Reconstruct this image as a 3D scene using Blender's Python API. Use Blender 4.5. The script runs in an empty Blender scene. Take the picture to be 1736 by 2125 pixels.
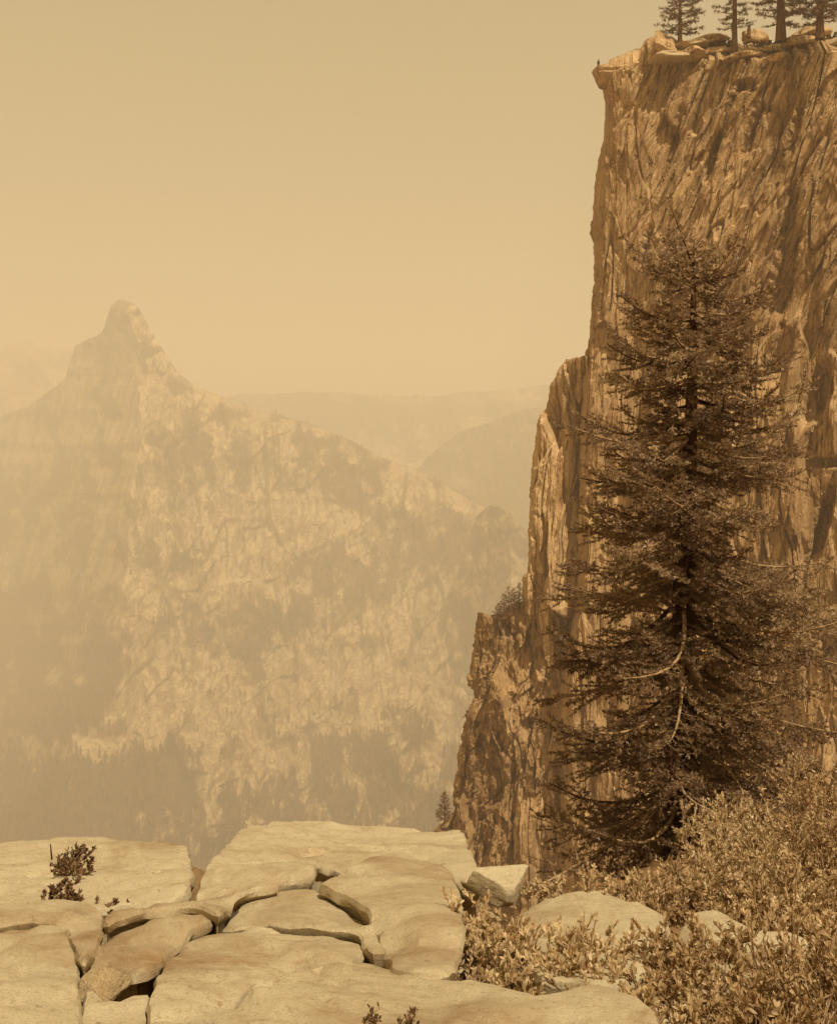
import bpy, math, random
import numpy as np
from mathutils import Vector
from mathutils.geometry import delaunay_2d_cdt

R = math.radians
S = bpy.context.scene
COL = S.collection
random.seed(7)
RNG = np.random.default_rng(7)

# ------------------------------------------------------------------ camera, sky, sun, exposure
# frame units: the photograph measured on a 1736 x 2125 grid; the camera stands at the origin, looks along +Y
FW, FH, F, CX, HY = 1736.0, 2125.0, 2274.0, 868.0, 900.0
cam_d = bpy.data.cameras.new('camera'); cam = bpy.data.objects.new('camera', cam_d); COL.objects.link(cam)
cam.location = (0, 0, 0); cam.rotation_euler = (R(90), 0, 0)
cam_d.sensor_fit = 'VERTICAL'; cam_d.sensor_height = 24.0
cam_d.lens = 24.0 * F / FH
cam_d.shift_y = -(FH / 2 - HY) / FH
cam_d.clip_start = 0.05; cam_d.clip_end = 60000
S.camera = cam

SUN_EL, SUN_AZ = 57.0, 150.0            # azimuth clockwise from +Y (the view direction)
sx = math.sin(R(SUN_AZ)) * math.cos(R(SUN_EL)); sy = math.cos(R(SUN_AZ)) * math.cos(R(SUN_EL)); sz = math.sin(R(SUN_EL))
SUN = Vector((sx, sy, sz))
w = bpy.data.worlds.new('World'); S.world = w; w.use_nodes = True
wn = w.node_tree.nodes; wl = w.node_tree.links
bg = wn['Background']
sky = wn.new('ShaderNodeTexSky'); sky.sky_type = 'NISHITA'; sky.sun_disc = False
sky.sun_elevation = R(SUN_EL); sky.sun_rotation = R(SUN_AZ)
sky.altitude = 600; sky.air_density = 1.4; sky.dust_density = 1.6; sky.ozone_density = 1.0
bw = wn.new('ShaderNodeRGBToBW'); tint = wn.new('ShaderNodeMix'); tint.data_type = 'RGBA'; tint.blend_type = 'MULTIPLY'
tint.inputs['Factor'].default_value = 1.0
wl.new(sky.outputs[0], bw.inputs[0]); pw = wn.new('ShaderNodeMath'); pw.operation = 'POWER'; pw.inputs[1].default_value = 0.25; wl.new(bw.outputs[0], pw.inputs[0])
gn = wn.new('ShaderNodeMath'); gn.operation = 'MULTIPLY'; gn.inputs[1].default_value = 2.75; wl.new(pw.outputs[0], gn.inputs[0])   # a hazy, even sky
wl.new(gn.outputs[0], tint.inputs['A'])
tint.inputs['B'].default_value = (1.0, 0.765, 0.40, 1)      # the toned print: one brown for the whole sky
wl.new(tint.outputs['Result'], bg.inputs['Color']); bg.inputs['Strength'].default_value = 0.112
sd = bpy.data.lights.new('sun', 'SUN'); sd.energy = 4.8; sd.angle = R(0.55); sd.color = (1.0, 0.92, 0.78)
so = bpy.data.objects.new('sun', sd); COL.objects.link(so)
so.rotation_euler = (-SUN).to_track_quat('-Z', 'Y').to_euler()
S.view_settings.view_transform = 'Standard'; S.view_settings.look = 'None'
S.view_settings.gamma = 1.0; S.view_settings.use_curve_mapping = False
S.view_settings.exposure = 0.26
S.cycles.use_denoising = True
S.cycles.max_bounces = 6; S.cycles.diffuse_bounces = 3; S.cycles.volume_bounces = 1
S.cycles.transparent_max_bounces = 4
HAZE_DENSITY = 3.4e-4

# ------------------------------------------------------------------ noise
PERM = np.random.default_rng(3).permutation(256); PERM = np.concatenate([PERM, PERM, PERM]).astype(np.int64)
GR = np.random.default_rng(4).normal(size=(256, 3)); GR /= np.linalg.norm(GR, axis=1, keepdims=True)
def perlin(x, y, z=0.0):
    x, y, z = np.broadcast_arrays(np.asarray(x, float), np.asarray(y, float), np.asarray(z, float))
    xi, yi, zi = np.floor(x).astype(np.int64), np.floor(y).astype(np.int64), np.floor(z).astype(np.int64)
    xf, yf, zf = x - xi, y - yi, z - zi
    u, v, t = [f * f * f * (f * (f * 6 - 15) + 10) for f in (xf, yf, zf)]
    out = 0
    for i in (0, 1):
        for j in (0, 1):
            for k in (0, 1):
                h = PERM[PERM[PERM[(xi + i) & 255] + ((yi + j) & 255)] + ((zi + k) & 255)]
                g = GR[h]
                d = g[..., 0] * (xf - i) + g[..., 1] * (yf - j) + g[..., 2] * (zf - k)
                out = out + d * (u if i else 1 - u) * (v if j else 1 - v) * (t if k else 1 - t)
    return out * 1.5
def fbm(x, y, z=0.0, o=4, g=0.5):
    a, s, f = 1.0, 0.0, 1.0
    for _ in range(o):
        s = s + a * perlin(np.asarray(x) * f, np.asarray(y) * f, np.asarray(z) * f + 7.3 * _); a *= g; f *= 2.03
    return s
def ridged(x, y, z=0.0, o=3):
    a, s, f = 1.0, 0.0, 1.0
    for _ in range(o):
        s = s + a * (1 - 2 * np.abs(perlin(np.asarray(x) * f, np.asarray(y) * f, z + 3.1 * _))); a *= 0.5; f *= 2.1
    return s
def hash01(i, j, s):
    h = (i * 374761393 + j * 668265263 + s * 974711 + 1013904223) & 0xffffffff
    h = ((h ^ (h >> 13)) * 1274126177) & 0xffffffff
    h = h ^ (h >> 16)
    return (h & 0xffffff) / float(0x1000000)
def facets(a, b, wa, wb, seed, off, tilt, sharp=40.0):
    """angular slabs: every cell of a jittered grid is its own tilted plane"""
    u, v = a / wa, b / wb
    ui, vi = np.floor(u).astype(np.int64), np.floor(v).astype(np.int64)
    ds, vs = [], []
    for di in (-1, 0, 1):
        for dj in (-1, 0, 1):
            ci, cj = ui + di, vi + dj
            px = ci + 0.1 + 0.8 * hash01(ci, cj, seed); py = cj + 0.1 + 0.8 * hash01(ci, cj, seed + 1)
            ds.append((u - px) ** 2 + (v - py) ** 2)
            o = (hash01(ci, cj, seed + 2) - 0.5) * 2 * off
            t1 = (hash01(ci, cj, seed + 3) - 0.5) * 2 * tilt; t2 = (hash01(ci, cj, seed + 4) - 0.5) * 2 * tilt * 0.5
            vs.append(o + t1 * (u - px) * wa + t2 * (v - py) * wb)
    ds = np.array(ds); vs = np.array(vs)
    wt = np.exp(-sharp * (ds - ds.min(0)[None]))
    return (wt * vs).sum(0) / wt.sum(0)
def sstep(x, a, b):
    t = np.clip((np.asarray(x, float) - a) / (b - a), 0, 1); return t * t * (3 - 2 * t)
def interp(x, pts):
    p = np.array(pts, float); return np.interp(x, p[:, 0], p[:, 1])
def ray(px, py, d):
    """the world point that lies d metres ahead of the camera on the line of sight through (px, py)"""
    return np.stack([(px - CX) / F * d, np.broadcast_to(d, np.shape(px)) * 1.0, (HY - py) / F * d], -1)
def pt(px, py, d):
    return Vector(((px - CX) / F * d, d, (HY - py) / F * d))

# ------------------------------------------------------------------ object helpers
def mesh(name, v, faces, mat, parent=None, smooth=True):
    """faces: list of integer arrays, each (n,3) or (n,4)"""
    me = bpy.data.meshes.new(name); v = np.ascontiguousarray(v, dtype=np.float32)
    me.vertices.add(len(v)); me.vertices.foreach_set('co', v.ravel())
    if isinstance(faces, np.ndarray): faces = [faces]
    faces = [np.asarray(f, np.int32) for f in faces if len(f)]
    loops = np.concatenate([f.ravel() for f in faces])
    tot = np.concatenate([np.full(len(f), f.shape[1], np.int32) for f in faces])
    st = np.concatenate([[0], np.cumsum(tot)[:-1]]).astype(np.int32)
    me.loops.add(len(loops)); me.loops.foreach_set('vertex_index', loops)
    me.polygons.add(len(tot)); me.polygons.foreach_set('loop_start', st); me.polygons.foreach_set('loop_total', tot)
    me.polygons.foreach_set('use_smooth', np.full(len(tot), bool(smooth)))
    me.update(calc_edges=True); me.validate()
    if mat: me.materials.append(mat)
    o = bpy.data.objects.new(name, me); COL.objects.link(o)
    if parent: o.parent = parent
    return o
def tag(o, label=None, cat=None, group=None, kind=None):
    if label: o['label'] = label
    if cat: o['category'] = cat
    if group: o['group'] = group
    if kind: o['kind'] = kind
    return o
def empty(name, loc, label, cat, group=None):
    o = bpy.data.objects.new(name, None); COL.objects.link(o); o.location = loc; o.empty_display_size = 0.2
    return tag(o, label, cat, group)
def gridq(nr, nc):
    i = np.arange(nr - 1)[:, None] * nc + np.arange(nc - 1)[None, :]
    return np.stack([i, i + 1, i + 1 + nc, i + nc], -1).reshape(-1, 4)
class MB:
    def __init__(s): s.v = []; s.f = []; s.n = 0
    def add(s, v, f):
        v = np.asarray(v, float); f = np.asarray(f, int)
        s.v.append(v); s.f.append(f + s.n); s.n += len(v)
    def tube(s, p, r, k=6, cap=True):
        p = np.asarray(p, float); n = len(p); r = np.broadcast_to(r, (n,))
        t = np.gradient(p, axis=0); t /= np.linalg.norm(t, axis=1, keepdims=True) + 1e-9
        ref = np.array([0.0, 0, 1]) if abs(t[:, 2]).mean() < 0.8 else np.array([1.0, 0, 0])
        b = np.cross(t, ref); b /= np.linalg.norm(b, axis=1, keepdims=True) + 1e-9; c = np.cross(b, t)
        a = np.arange(k) / k * 2 * math.pi
        v = p[:, None] + r[:, None, None] * (np.cos(a)[None, :, None] * b[:, None] + np.sin(a)[None, :, None] * c[:, None])
        i = np.arange(n - 1)[:, None] * k; j = np.arange(k)[None]; j2 = (j + 1) % k
        q = np.stack([i + j, i + j2, i + k + j2, i + k + j], -1).reshape(-1, 4)
        s.add(v.reshape(-1, 3), q)
        if cap and k == 4: pass
    def build(s, name, mat, parent=None, smooth=True):
        by = {}
        for f in s.f: by.setdefault(f.shape[1], []).append(f)
        return mesh(name, np.concatenate(s.v), [np.concatenate(x) for x in by.values()], mat, parent, smooth)

# ------------------------------------------------------------------ materials (all tones of one brown print)
def newmat(name, rough=0.9, spec=0.15):
    m = bpy.data.materials.new(name); m.use_nodes = True
    b = m.node_tree.nodes['Principled BSDF']; b.inputs['Roughness'].default_value = rough
    b.inputs['Specular IOR Level'].default_value = spec
    return m, m.node_tree.nodes, m.node_tree.links, b
def tex(n, l, co, scale, detail=6, rough=0.6, stretch=(1, 1, 1), rot=(0, 0, 0), dist=0.0):
    mp = n.new('ShaderNodeMapping'); mp.inputs['Scale'].default_value = stretch; mp.inputs['Rotation'].default_value = rot
    l.new(co, mp.inputs['Vector'])
    t = n.new('ShaderNodeTexNoise'); t.inputs['Scale'].default_value = scale; t.inputs['Detail'].default_value = detail
    t.inputs['Roughness'].default_value = rough; t.inputs['Distortion'].default_value = dist
    l.new(mp.outputs[0], t.inputs['Vector']); return t.outputs['Fac']
def ramp(n, l, fac, stops):
    r = n.new('ShaderNodeValToRGB'); e = r.color_ramp.elements
    while len(e) < len(stops): e.new(0.5)
    for x, (p, c) in zip(e, stops): x.position = p; x.color = (*c, 1) if len(c) == 3 else c
    l.new(fac, r.inputs[0]); return r.outputs[0]
def mix(n, l, fac, a, b, mode='MIX'):
    m = n.new('ShaderNodeMix'); m.data_type = 'RGBA'; m.blend_type = mode
    for s, x in (('Factor', fac), ('A', a), ('B', b)):
        if hasattr(x, 'links') or hasattr(x, 'is_linked'): l.new(x, m.inputs[s])
        elif s == 'Factor': m.inputs[s].default_value = x
        else: m.inputs[s].default_value = (*x, 1)
    return m.outputs['Result']
def bump(n, l, b, h, strength, dist):
    k = n.new('ShaderNodeBump'); k.inputs['Strength'].default_value = strength; k.inputs['Distance'].default_value = dist
    l.new(h, k.inputs['Height']); l.new(k.outputs[0], b.inputs['Normal'])
W3 = (1, 1, 1)
def mat_granite(name, c, stain, grain=90, bd=0.006, stain_at=(0.50, 0.66), big=0.55):
    m, n, l, b = newmat(name, 0.92, 0.1); co = n.new('ShaderNodeTexCoord').outputs['Object']
    sp = ramp(n, l, tex(n, l, co, grain, 3, 0.7), [(0.30, tuple(x * 0.72 for x in c)), (0.48, c), (0.72, tuple(min(1, x * 1.12) for x in c))])
    st = ramp(n, l, tex(n, l, co, big, 8, 0.72, dist=0.6), [(stain_at[0], (0, 0, 0)), (stain_at[1], W3)])
    st2 = ramp(n, l, tex(n, l, co, 5.0, 9, 0.75), [(0.50, (0, 0, 0)), (0.66, (0.8, 0.8, 0.8))])
    cc = mix(n, l, st, sp, stain); cc = mix(n, l, st2, cc, tuple(0.62 * x + 0.38 * y for x, y in zip(c, stain)))
    cc = mix(n, l, ramp(n, l, tex(n, l, co, 22, 5, 0.7), [(0.58, (0, 0, 0)), (0.68, (0.7, 0.7, 0.7))]), cc, stain)
    hl_ = n.new('ShaderNodeMath'); hl_.operation = 'SUBTRACT'; l.new(tex(n, l, co, 1.1, 7, 0.6, dist=0.4), hl_.inputs[0]); hl_.inputs[1].default_value = 0.5
    ha = n.new('ShaderNodeMath'); ha.operation = 'ABSOLUTE'; l.new(hl_.outputs[0], ha.inputs[0])
    cc = mix(n, l, ramp(n, l, ha.outputs[0], [(0.0, (0.30, 0.30, 0.30)), (0.008, (0, 0, 0))]), cc, tuple(x * 0.8 for x in stain))
    l.new(cc, b.inputs['Base Color'])
    hh = mix(n, l, 0.5, tex(n, l, co, 14, 9, 0.75), tex(n, l, co, 80, 4, 0.6))
    bump(n, l, b, hh, 0.8, bd * 3.5); return m
def mat_cliff(name, light, dark, tilt=0.0):
    m, n, l, b = newmat(name, 0.95, 0.08); co = n.new('ShaderNodeTexCoord').outputs['Object']
    v = tex(n, l, co, 0.30, 8, 0.68, (1, 1, 0.11), (0, tilt, 0), 0.5)
    v2 = tex(n, l, co, 1.5, 8, 0.7, (1, 1, 0.13), (0, tilt, 0), 0.3)
    p = tex(n, l, co, 0.05, 5, 0.6)
    c = ramp(n, l, v, [(0.36, dark), (0.56, light), (0.75, tuple(x * 1.15 for x in light))])
    c2 = ramp(n, l, v2, [(0.34, (0.62, 0.57, 0.52)), (0.52, W3)])
    c3 = ramp(n, l, p, [(0.40, (0.78, 0.74, 0.70)), (0.60, (1.06, 1.06, 1.06))])
    c = mix(n, l, 1.0, c, c2, 'MULTIPLY'); c = mix(n, l, 1.0, c, c3, 'MULTIPLY')
    c = mix(n, l, 1.0, c, ramp(n, l, tex(n, l, co, 5.0, 5, 0.8, (1, 1, 0.22), (0, tilt, 0)), [(0.36, (0.50, 0.44, 0.38)), (0.50, W3)]), 'MULTIPLY')
    c = mix(n, l, 1.0, c, ramp(n, l, tex(n, l, co, 0.8, 6, 0.6, (1, 1, 0.06), (0, tilt, 0), 0.2), [(0.34, (0.55, 0.48, 0.42)), (0.42, W3)]), 'MULTIPLY')
    l.new(c, b.inputs['Base Color'])
    bump(n, l, b, mix(n, l, 0.5, v2, tex(n, l, co, 4, 8, 0.75, (1, 1, 0.35), (0, tilt, 0))), 1.0, 0.35); return m
def mat_mountain(name, light, dark, wood, scale=1.0):
    m, n, l, b = newmat(name, 1.0, 0.0); co = n.new('ShaderNodeTexCoord').outputs['Object']
    v = tex(n, l, co, 0.014 * scale, 10, 0.72, (1, 1, 0.22), (0, -0.35, 0), 0.5)
    c = ramp(n, l, v, [(0.40, dark), (0.55, light)])
    c = mix(n, l, 1.0, c, ramp(n, l, tex(n, l, co, 0.075 * scale, 7, 0.85, (1, 1, 0.25), (0, -0.35, 0), 0.3), [(0.40, (0.45, 0.37, 0.30)), (0.54, W3)]), 'MULTIPLY')
    a = n.new('ShaderNodeAttribute'); a.attribute_name = 'wood'  # besides forest, this attribute carries shade painted on the mountain
    sub = n.new('ShaderNodeMath'); sub.operation = 'ADD'; l.new(a.outputs['Fac'], sub.inputs[0])
    g = tex(n, l, co, 0.035 * scale, 8, 0.75); l.new(g, sub.inputs[1])
    f = ramp(n, l, sub.outputs[0], [(0.58, (0, 0, 0)), (0.86, W3)])
    c = mix(n, l, f, c, wood); l.new(c, b.inputs['Base Color'])
    bump(n, l, b, v, 0.7, 14.0); return m
def mat_plain(name, a, bcol, scale=6, rough=0.85, spec=0.2, bd=0.0, stretch=(1, 1, 1), trans=0.0):
    m, n, l, b = newmat(name, rough, spec); co = n.new('ShaderNodeTexCoord').outputs['Object']
    t = tex(n, l, co, scale, 6, 0.65, stretch); l.new(ramp(n, l, t, [(0.35, a), (0.65, bcol)]), b.inputs['Base Color'])
    if bd: bump(n, l, b, t, 1.0, bd)
    if trans:
        out = n['Material Output']; tr = n.new('ShaderNodeBsdfTranslucent'); tr.inputs['Color'].default_value = (*bcol, 1)
        mx = n.new('ShaderNodeMixShader'); mx.inputs[0].default_value = trans
        l.new(b.outputs[0], mx.inputs[1]); l.new(tr.outputs[0], mx.inputs[2]); l.new(mx.outputs[0], out.inputs['Surface'])
    return m
M = {}
M['slab'] = mat_granite('pale_granite', (0.455, 0.365, 0.212), (0.25, 0.155, 0.068))
M['boulder'] = mat_granite('boulder_granite', (0.46, 0.33, 0.17), (0.22, 0.125, 0.05), 30, 0.02, (0.5, 0.7), 0.3)
M['soil'] = mat_plain('gritty_soil', (0.16, 0.085, 0.033), (0.30, 0.185, 0.08), 4, 1.0, 0.05, 0.03)
M['cliff'] = mat_cliff('cliff_granite', (0.56, 0.37, 0.172), (0.40, 0.235, 0.098), -0.36)
M['cliff_pale'] = mat_cliff('pale_fluted_granite', (0.62, 0.425, 0.205), (0.42, 0.25, 0.105), 0.0)
M['cliff_scrub'] = mat_cliff('scrubby_granite', (0.46, 0.29, 0.128), (0.35, 0.205, 0.085), -0.15)
M['mount'] = mat_mountain('mountain_granite', (0.56, 0.41, 0.205), (0.27, 0.15, 0.06), (0.10, 0.044, 0.014))
M['bark'] = mat_plain('fir_bark', (0.030, 0.011, 0.004), (0.085, 0.036, 0.014), 14, 0.95, 0.05, 0.03, (1, 1, 0.15))
M['limb'] = mat_plain('weathered_limb', (0.20, 0.11, 0.047), (0.44, 0.29, 0.14), 18, 0.9, 0.1)
M['needle'] = mat_plain('fir_needles', (0.055, 0.024, 0.009), (0.36, 0.225, 0.105), 2.8, 0.5, 0.35, 0, (1, 1, 1), 0.22)
M['needlesunlit'] = mat_plain('sunlit_fir_needles', (0.13, 0.070, 0.028), (0.50, 0.345, 0.175), 2.8, 0.5, 0.35, 0, (1, 1, 1), 0.22)  # sunlight on the bough tips painted in as a paler needle colour
M['pinebark'] = mat_plain('pine_bark', (0.10, 0.045, 0.018), (0.19, 0.095, 0.04), 1.2, 0.95, 0.05, 0.05, (1, 1, 0.2))
M['pineneedle'] = mat_plain('pine_needles', (0.12, 0.060, 0.024), (0.25, 0.135, 0.056), 0.8, 0.8, 0.1)
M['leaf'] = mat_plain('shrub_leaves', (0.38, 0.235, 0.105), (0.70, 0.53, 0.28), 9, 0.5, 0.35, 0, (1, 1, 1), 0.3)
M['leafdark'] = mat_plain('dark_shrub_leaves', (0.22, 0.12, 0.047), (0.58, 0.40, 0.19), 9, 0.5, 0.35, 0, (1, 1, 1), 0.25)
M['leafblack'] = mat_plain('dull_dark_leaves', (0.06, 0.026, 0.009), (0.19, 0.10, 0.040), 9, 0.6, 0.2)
M['stem'] = mat_plain('grey_stems', (0.17, 0.095, 0.04), (0.36, 0.235, 0.11), 20, 0.9, 0.1)
M['forest'] = mat_plain('far_forest', (0.030, 0.012, 0.004), (0.17, 0.085, 0.030), 0.045, 1.0, 0.0)
M['coat'] = mat_plain('dark_wool', (0.035, 0.018, 0.008), (0.05, 0.026, 0.012), 30)
M['skin'] = mat_plain('skin', (0.36, 0.22, 0.11), (0.40, 0.25, 0.13), 30, 0.6)

# ------------------------------------------------------------------ far mountains: relief surfaces with their own depth
def relief(name, sil, bottom, depth, mat, n=(220, 240), px=(None, None), back=((150, -40), (500, -400), (900, -1500)), jag=0.0, wood=None, jf=0.05):
    x0 = px[0] if px[0] is not None else sil[0][0]; x1 = px[1] if px[1] is not None else sil[-1][0]
    X = np.linspace(x0, x1, n[0]); T = interp(X, sil) + jag * fbm(X * jf, X * 0 + 3.3, hash(name) % 7 * 0 + 1.7, 5, 0.6)
    v = np.linspace(0, 1, n[1]) ** 1.05
    PX = np.broadcast_to(X[None], (n[1], n[0])).copy(); PY = T[None] + (bottom - T[None]) * v[:, None]
    D = depth(PX, PY, PY - T[None])
    P = ray(PX, PY, D)
    rows = [P]
    for db, dz in back:
        q = P[0].copy(); q[:, 1] += db; q[:, 0] *= (q[:, 1] / P[0][:, 1]); q[:, 2] = np.maximum(q[:, 2] + dz, -985); rows.insert(0, q[None])
    V = np.concatenate(rows, 0); nr = V.shape[0]
    o = mesh(name, V.reshape(-1, 3), gridq(nr, n[0])[:, ::-1], mat, smooth=False)
    wv = np.zeros((nr, n[0]))
    if wood is not None: wv[len(back):] = wood(PX, PY)
    at = o.data.attributes.new('wood', 'FLOAT', 'POINT'); at.data.foreach_set('value', wv.ravel().astype(np.float32))
    tag(o, kind='structure')
    return o, PX, PY, P, wv[len(back):]

SIL = [(-420, 1010), (-120, 905), (0, 868), (61, 842), (110, 806), (136, 785), (148, 745), (156, 716), (184, 704), (208, 694), (218, 676), (224, 652),
       (232, 630), (244, 622), (262, 623), (282, 633), (298, 652), (308, 677), (323, 700), (339, 724), (356, 752), (376, 781), (408, 801), (469, 825), (510, 842), (612, 869),
       (714, 906), (782, 944), (884, 985), (965, 1032), (1020, 1060), (1088, 1120), (1180, 1190), (1320, 1290)]
RID = [(560, 248), (640, 258), (700, 285), (780, 290), (900, 290), (1000, 272), (1180, 262), (1400, 250), (1540, 140), (1700, 60), (1900, -40)]
def blob(px, py, cx, cy, rx, ry): return np.exp(-(((px - cx) / rx) ** 2 + ((py - cy) / ry) ** 2))
def wood_shade_mask(px, py):
    m = 0.34 * fbm(px * 0.013 - py * 0.004, py * 0.009, 2.2, 6, 0.65)
    for cx, cy, rx, ry, k in ((665, 990, 110, 55, .62), (400, 950, 75, 60, .42), (690, 1190, 150, 55, .34), (880, 1150, 90, 120, .30), (560, 1310, 190, 55, .30),  # last blob on this line paints the shade of the overhanging band
                              (300, 1600, 130, 60, .62), (100, 1450, 150, 170, .42), (560, 1480, 80, 70, .25), (800, 1560, 120, 60, .22), (480, 860, 120, 14, .45), (700, 915, 140, 16, .4)):
        m = m + k * blob(px, py, cx, cy, rx, ry)
    m = m + 0.30 * sstep(py + 45 * fbm(px * 0.02, py * 0.02, 5.5, 3), 1540, 1680) + 0.42 * fbm(px * 0.03, py * 0.02, 6.5, 4) + 0.20 * sstep(-px, -300, -200) * sstep(py, 700, 900)  # last term paints the left face dark, as if turned from the sun
    for cx, cy, rx, ry, k in ((440, 1600, 22, 90, .7), (470, 1480, 160, 40, .5), (620, 1000, 40, 60, .3), (480, 1100, 100, 80, .25), (330, 830, 60, 40, .3), (660, 1080, 90, 35, .35), (750, 1420, 130, 40, .35), (190, 1555, 120, 42, .62), (300, 1470, 120, 40, .35), (560, 1060, 90, 60, .25)):
        m = m - k * blob(px, py, cx, cy, rx, ry)
    return m
def mount_depth(px, py, dn):
    base = np.interp(py, [600, 780, 820, 1000, 1300, 1420, 1600, 1800, 1900], [3950, 3880, 3780, 3480, 3100, 2880, 2560, 2280, 2160])
    rp = interp(py, RID) + 14 * fbm(py * 0.012, py * 0 + 4.0, 0, 4)
    t = px - rp
    g = fbm(px * 0.004 + 0.0015 * py, py * 0.003, 9.1, 3)
    left = np.maximum(-t, 0) * 5.0; right = np.maximum(t, 0) * 0.55 * (1 - 0.92 * sstep(py, 1200, 1620))
    d = base + left + right * sstep(py, 700, 900) + np.maximum(t, 0) * 2.0 * (1 - sstep(py, 760, 840))
    a = (px - CX) * 1.45 + (py - 900) * 0.55; b = (py - 900) * 1.45
    amp = 0.22 + 0.78 * sstep(px, 240, 330)
    a2 = a - 0.35 * b
    d = d + amp * (facets(a2, b, 150, 330, 11, 55, 0.40) + facets(a + 0.3 * b, b, 55, 90, 21, 16, 0.4) + facets(a, b, 20, 40, 31, 5, 0.35))
    a2 = a - 0.35 * b
    d = d - amp * (95 * ridged(a2 / 210, b / 620, 2.0, 4) + 26 * ridged(a2 / 55, b / 190, 7.0, 3)) + amp * 16 * fbm(a / 50, b / 80, 5.0, 4) + 60
    # the overhanging band half way down and the chutes beneath
    d = d + 90 * blob(px, py, 560, 1345, 210, 55) - 60 * blob(px, py, 560, 1240, 210, 40)
    d = d + 60 * blob(px, py, 520, 1520, 90, 50)
    # smooth back slope near the skyline
    d = d + 260 * np.exp(-dn / 16.0) * sstep(px, 380, 520)
    return d
mo, MPX, MPY, MP, MW = relief('mountain', SIL, 1900, mount_depth, M['mount'], (620, 560), (-420, 1320), jag=2.5, wood=wood_shade_mask)

def ridge_depth(d0, d1, y0, y1, amp, lean=0.0, seed=0):
    def fn(px, py, dn):
        b = np.interp(py, [y0, y1], [d0, d1]) + lean * (px - CX)
        return b + amp * (ridged(px / 120 + seed, py / 160, 3.0 + seed, 4) + fbm(px / 40 + seed, py / 60, seed, 4))
    return fn
relief('rock_spur', [(880, 1420), (920, 1300), (945, 1200), (972, 1112), (990, 1066), (1012, 1050), (1036, 1052), (1062, 1068), (1090, 1100), (1150, 1210), (1240, 1340)], 1700,
       lambda px, py, dn: np.interp(py, [1040, 1700], [3150, 2500]) + np.maximum(1060 - px, 0) * 2.6 + np.maximum(px - 1060, 0) * 1.0
       + 40 * fbm(px / 30, py / 60, 6.0, 4) + facets(px * 1.3, py * 1.3, 40, 80, 71, 14, 0.3), M['mount'], (200, 200), jag=4,
       wood=lambda px, py: 0.28 + 0.3 * fbm(px * 0.02, py * 0.02, 8.0, 4))
relief('far_ridge', [(-600, 760), (-300, 742), (0, 722), (60, 706), (110, 700), (160, 716), (230, 770), (300, 815), (420, 830), (500, 818), (620, 812), (760, 816), (900, 822), (1000, 812), (1120, 800), (1250, 792), (1500, 770), (2300, 760)], 1250,
       ridge_depth(7600, 5600, 700, 1250, 130, 0, 4), M['mount'], (420, 90), jag=5, jf=0.02,
       wood=lambda px, py: 0.15 + 0.35 * fbm(px * 0.01, py * 0.03, 3.0, 4) + 0.5 * blob(px, py, 650, 860, 300, 35))
relief('wooded_hill', [(840, 1000), (900, 935), (945, 902), (990, 882), (1040, 868), (1110, 846), (1200, 820), (1400, 800)], 1250,
       ridge_depth(5400, 4300, 820, 1250, 70, 0.35, 9), M['mount'], (200, 120), jag=4, jf=0.03,
       wood=lambda px, py: 0.40 + 0.2 * fbm(px * 0.01, py * 0.03, 7.0, 4))

# valley floor reaching to the skyline
n = 60
gx, gy = np.meshgrid(np.linspace(-9000, 9000, n), np.linspace(-1500, 12000, n))
gz = -985 + 8 * fbm(gx / 900, gy / 900, 1.0, 3)
tag(mesh('valley_floor', np.stack([gx, gy, gz], -1).reshape(-1, 3), gridq(n, n), M['soil']), kind='structure')

# far-off wood on the slopes: thousands of conifers that read as one mass
def far_forest():
    nr, nc = MW.shape
    fr = MW + 0.10 * RNG.normal(size=MW.shape)
    py = MPY; area = np.gradient(MP[..., 0], axis=1) * 1.0
    ok = (fr > 0.30) & (py < 1880) & (MPX > -380)
    idx = np.flatnonzero(ok.ravel())
    wgt = (0.35 + 0.65 * sstep(MPY.ravel()[idx], 1400, 1650))
    pick = RNG.choice(idx, size=min(20000, len(idx)), replace=True, p=wgt / wgt.sum())
    P = MP.reshape(-1, 3)[pick] + RNG.normal(size=(len(pick), 3)) * np.array([6, 3, 0])
    P[:, 2] -= 3
    H = RNG.uniform(7, 34, len(P)) * (0.75 + 0.35 * sstep(MPY.ravel()[pick], 1300, 1650)); r = H * RNG.uniform(0.10, 0.17, len(P))
    k = 5; a = np.arange(k) / k * 2 * math.pi
    ring = np.stack([np.cos(a), np.sin(a), a * 0], -1)
    rot = RNG.uniform(0, 6.28, len(P))
    def rr(rad, z):
        aa = a[None] + rot[:, None]
        return np.stack([P[:, None, 0] + rad[:, None] * np.cos(aa), P[:, None, 1] + rad[:, None] * np.sin(aa), np.broadcast_to((P[:, 2] + z)[:, None], aa.shape)], -1)
    A = rr(r, H * 0.08); B = rr(r * 0.62, H * 0.45); C = rr(r * 0.85, H * 0.40)
    top = P.copy(); top[:, 2] += H
    mid = P.copy(); mid[:, 2] += H * 0.62
    V = np.concatenate([A, mid[:, None], C, top[:, None]], 1)
    per = V.shape[1]; j = np.arange(k); j2 = (j + 1) % k
    f1 = np.stack([j, j2, np.full(k, k)], -1); f2 = np.stack([k + 1 + j, k + 1 + j2, np.full(k, 2 * k + 1)], -1)
    f = np.concatenate([f1, f2]); Fc = (f[None] + np.arange(len(P))[:, None, None] * per).reshape(-1, 3)
    o = mesh('far_forest', V.reshape(-1, 3), Fc, M['forest'], smooth=False)
    tag(o, 'distant conifer forest clothing the hazy slopes beneath the peak', 'forest', kind='stuff')
far_forest()

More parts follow.
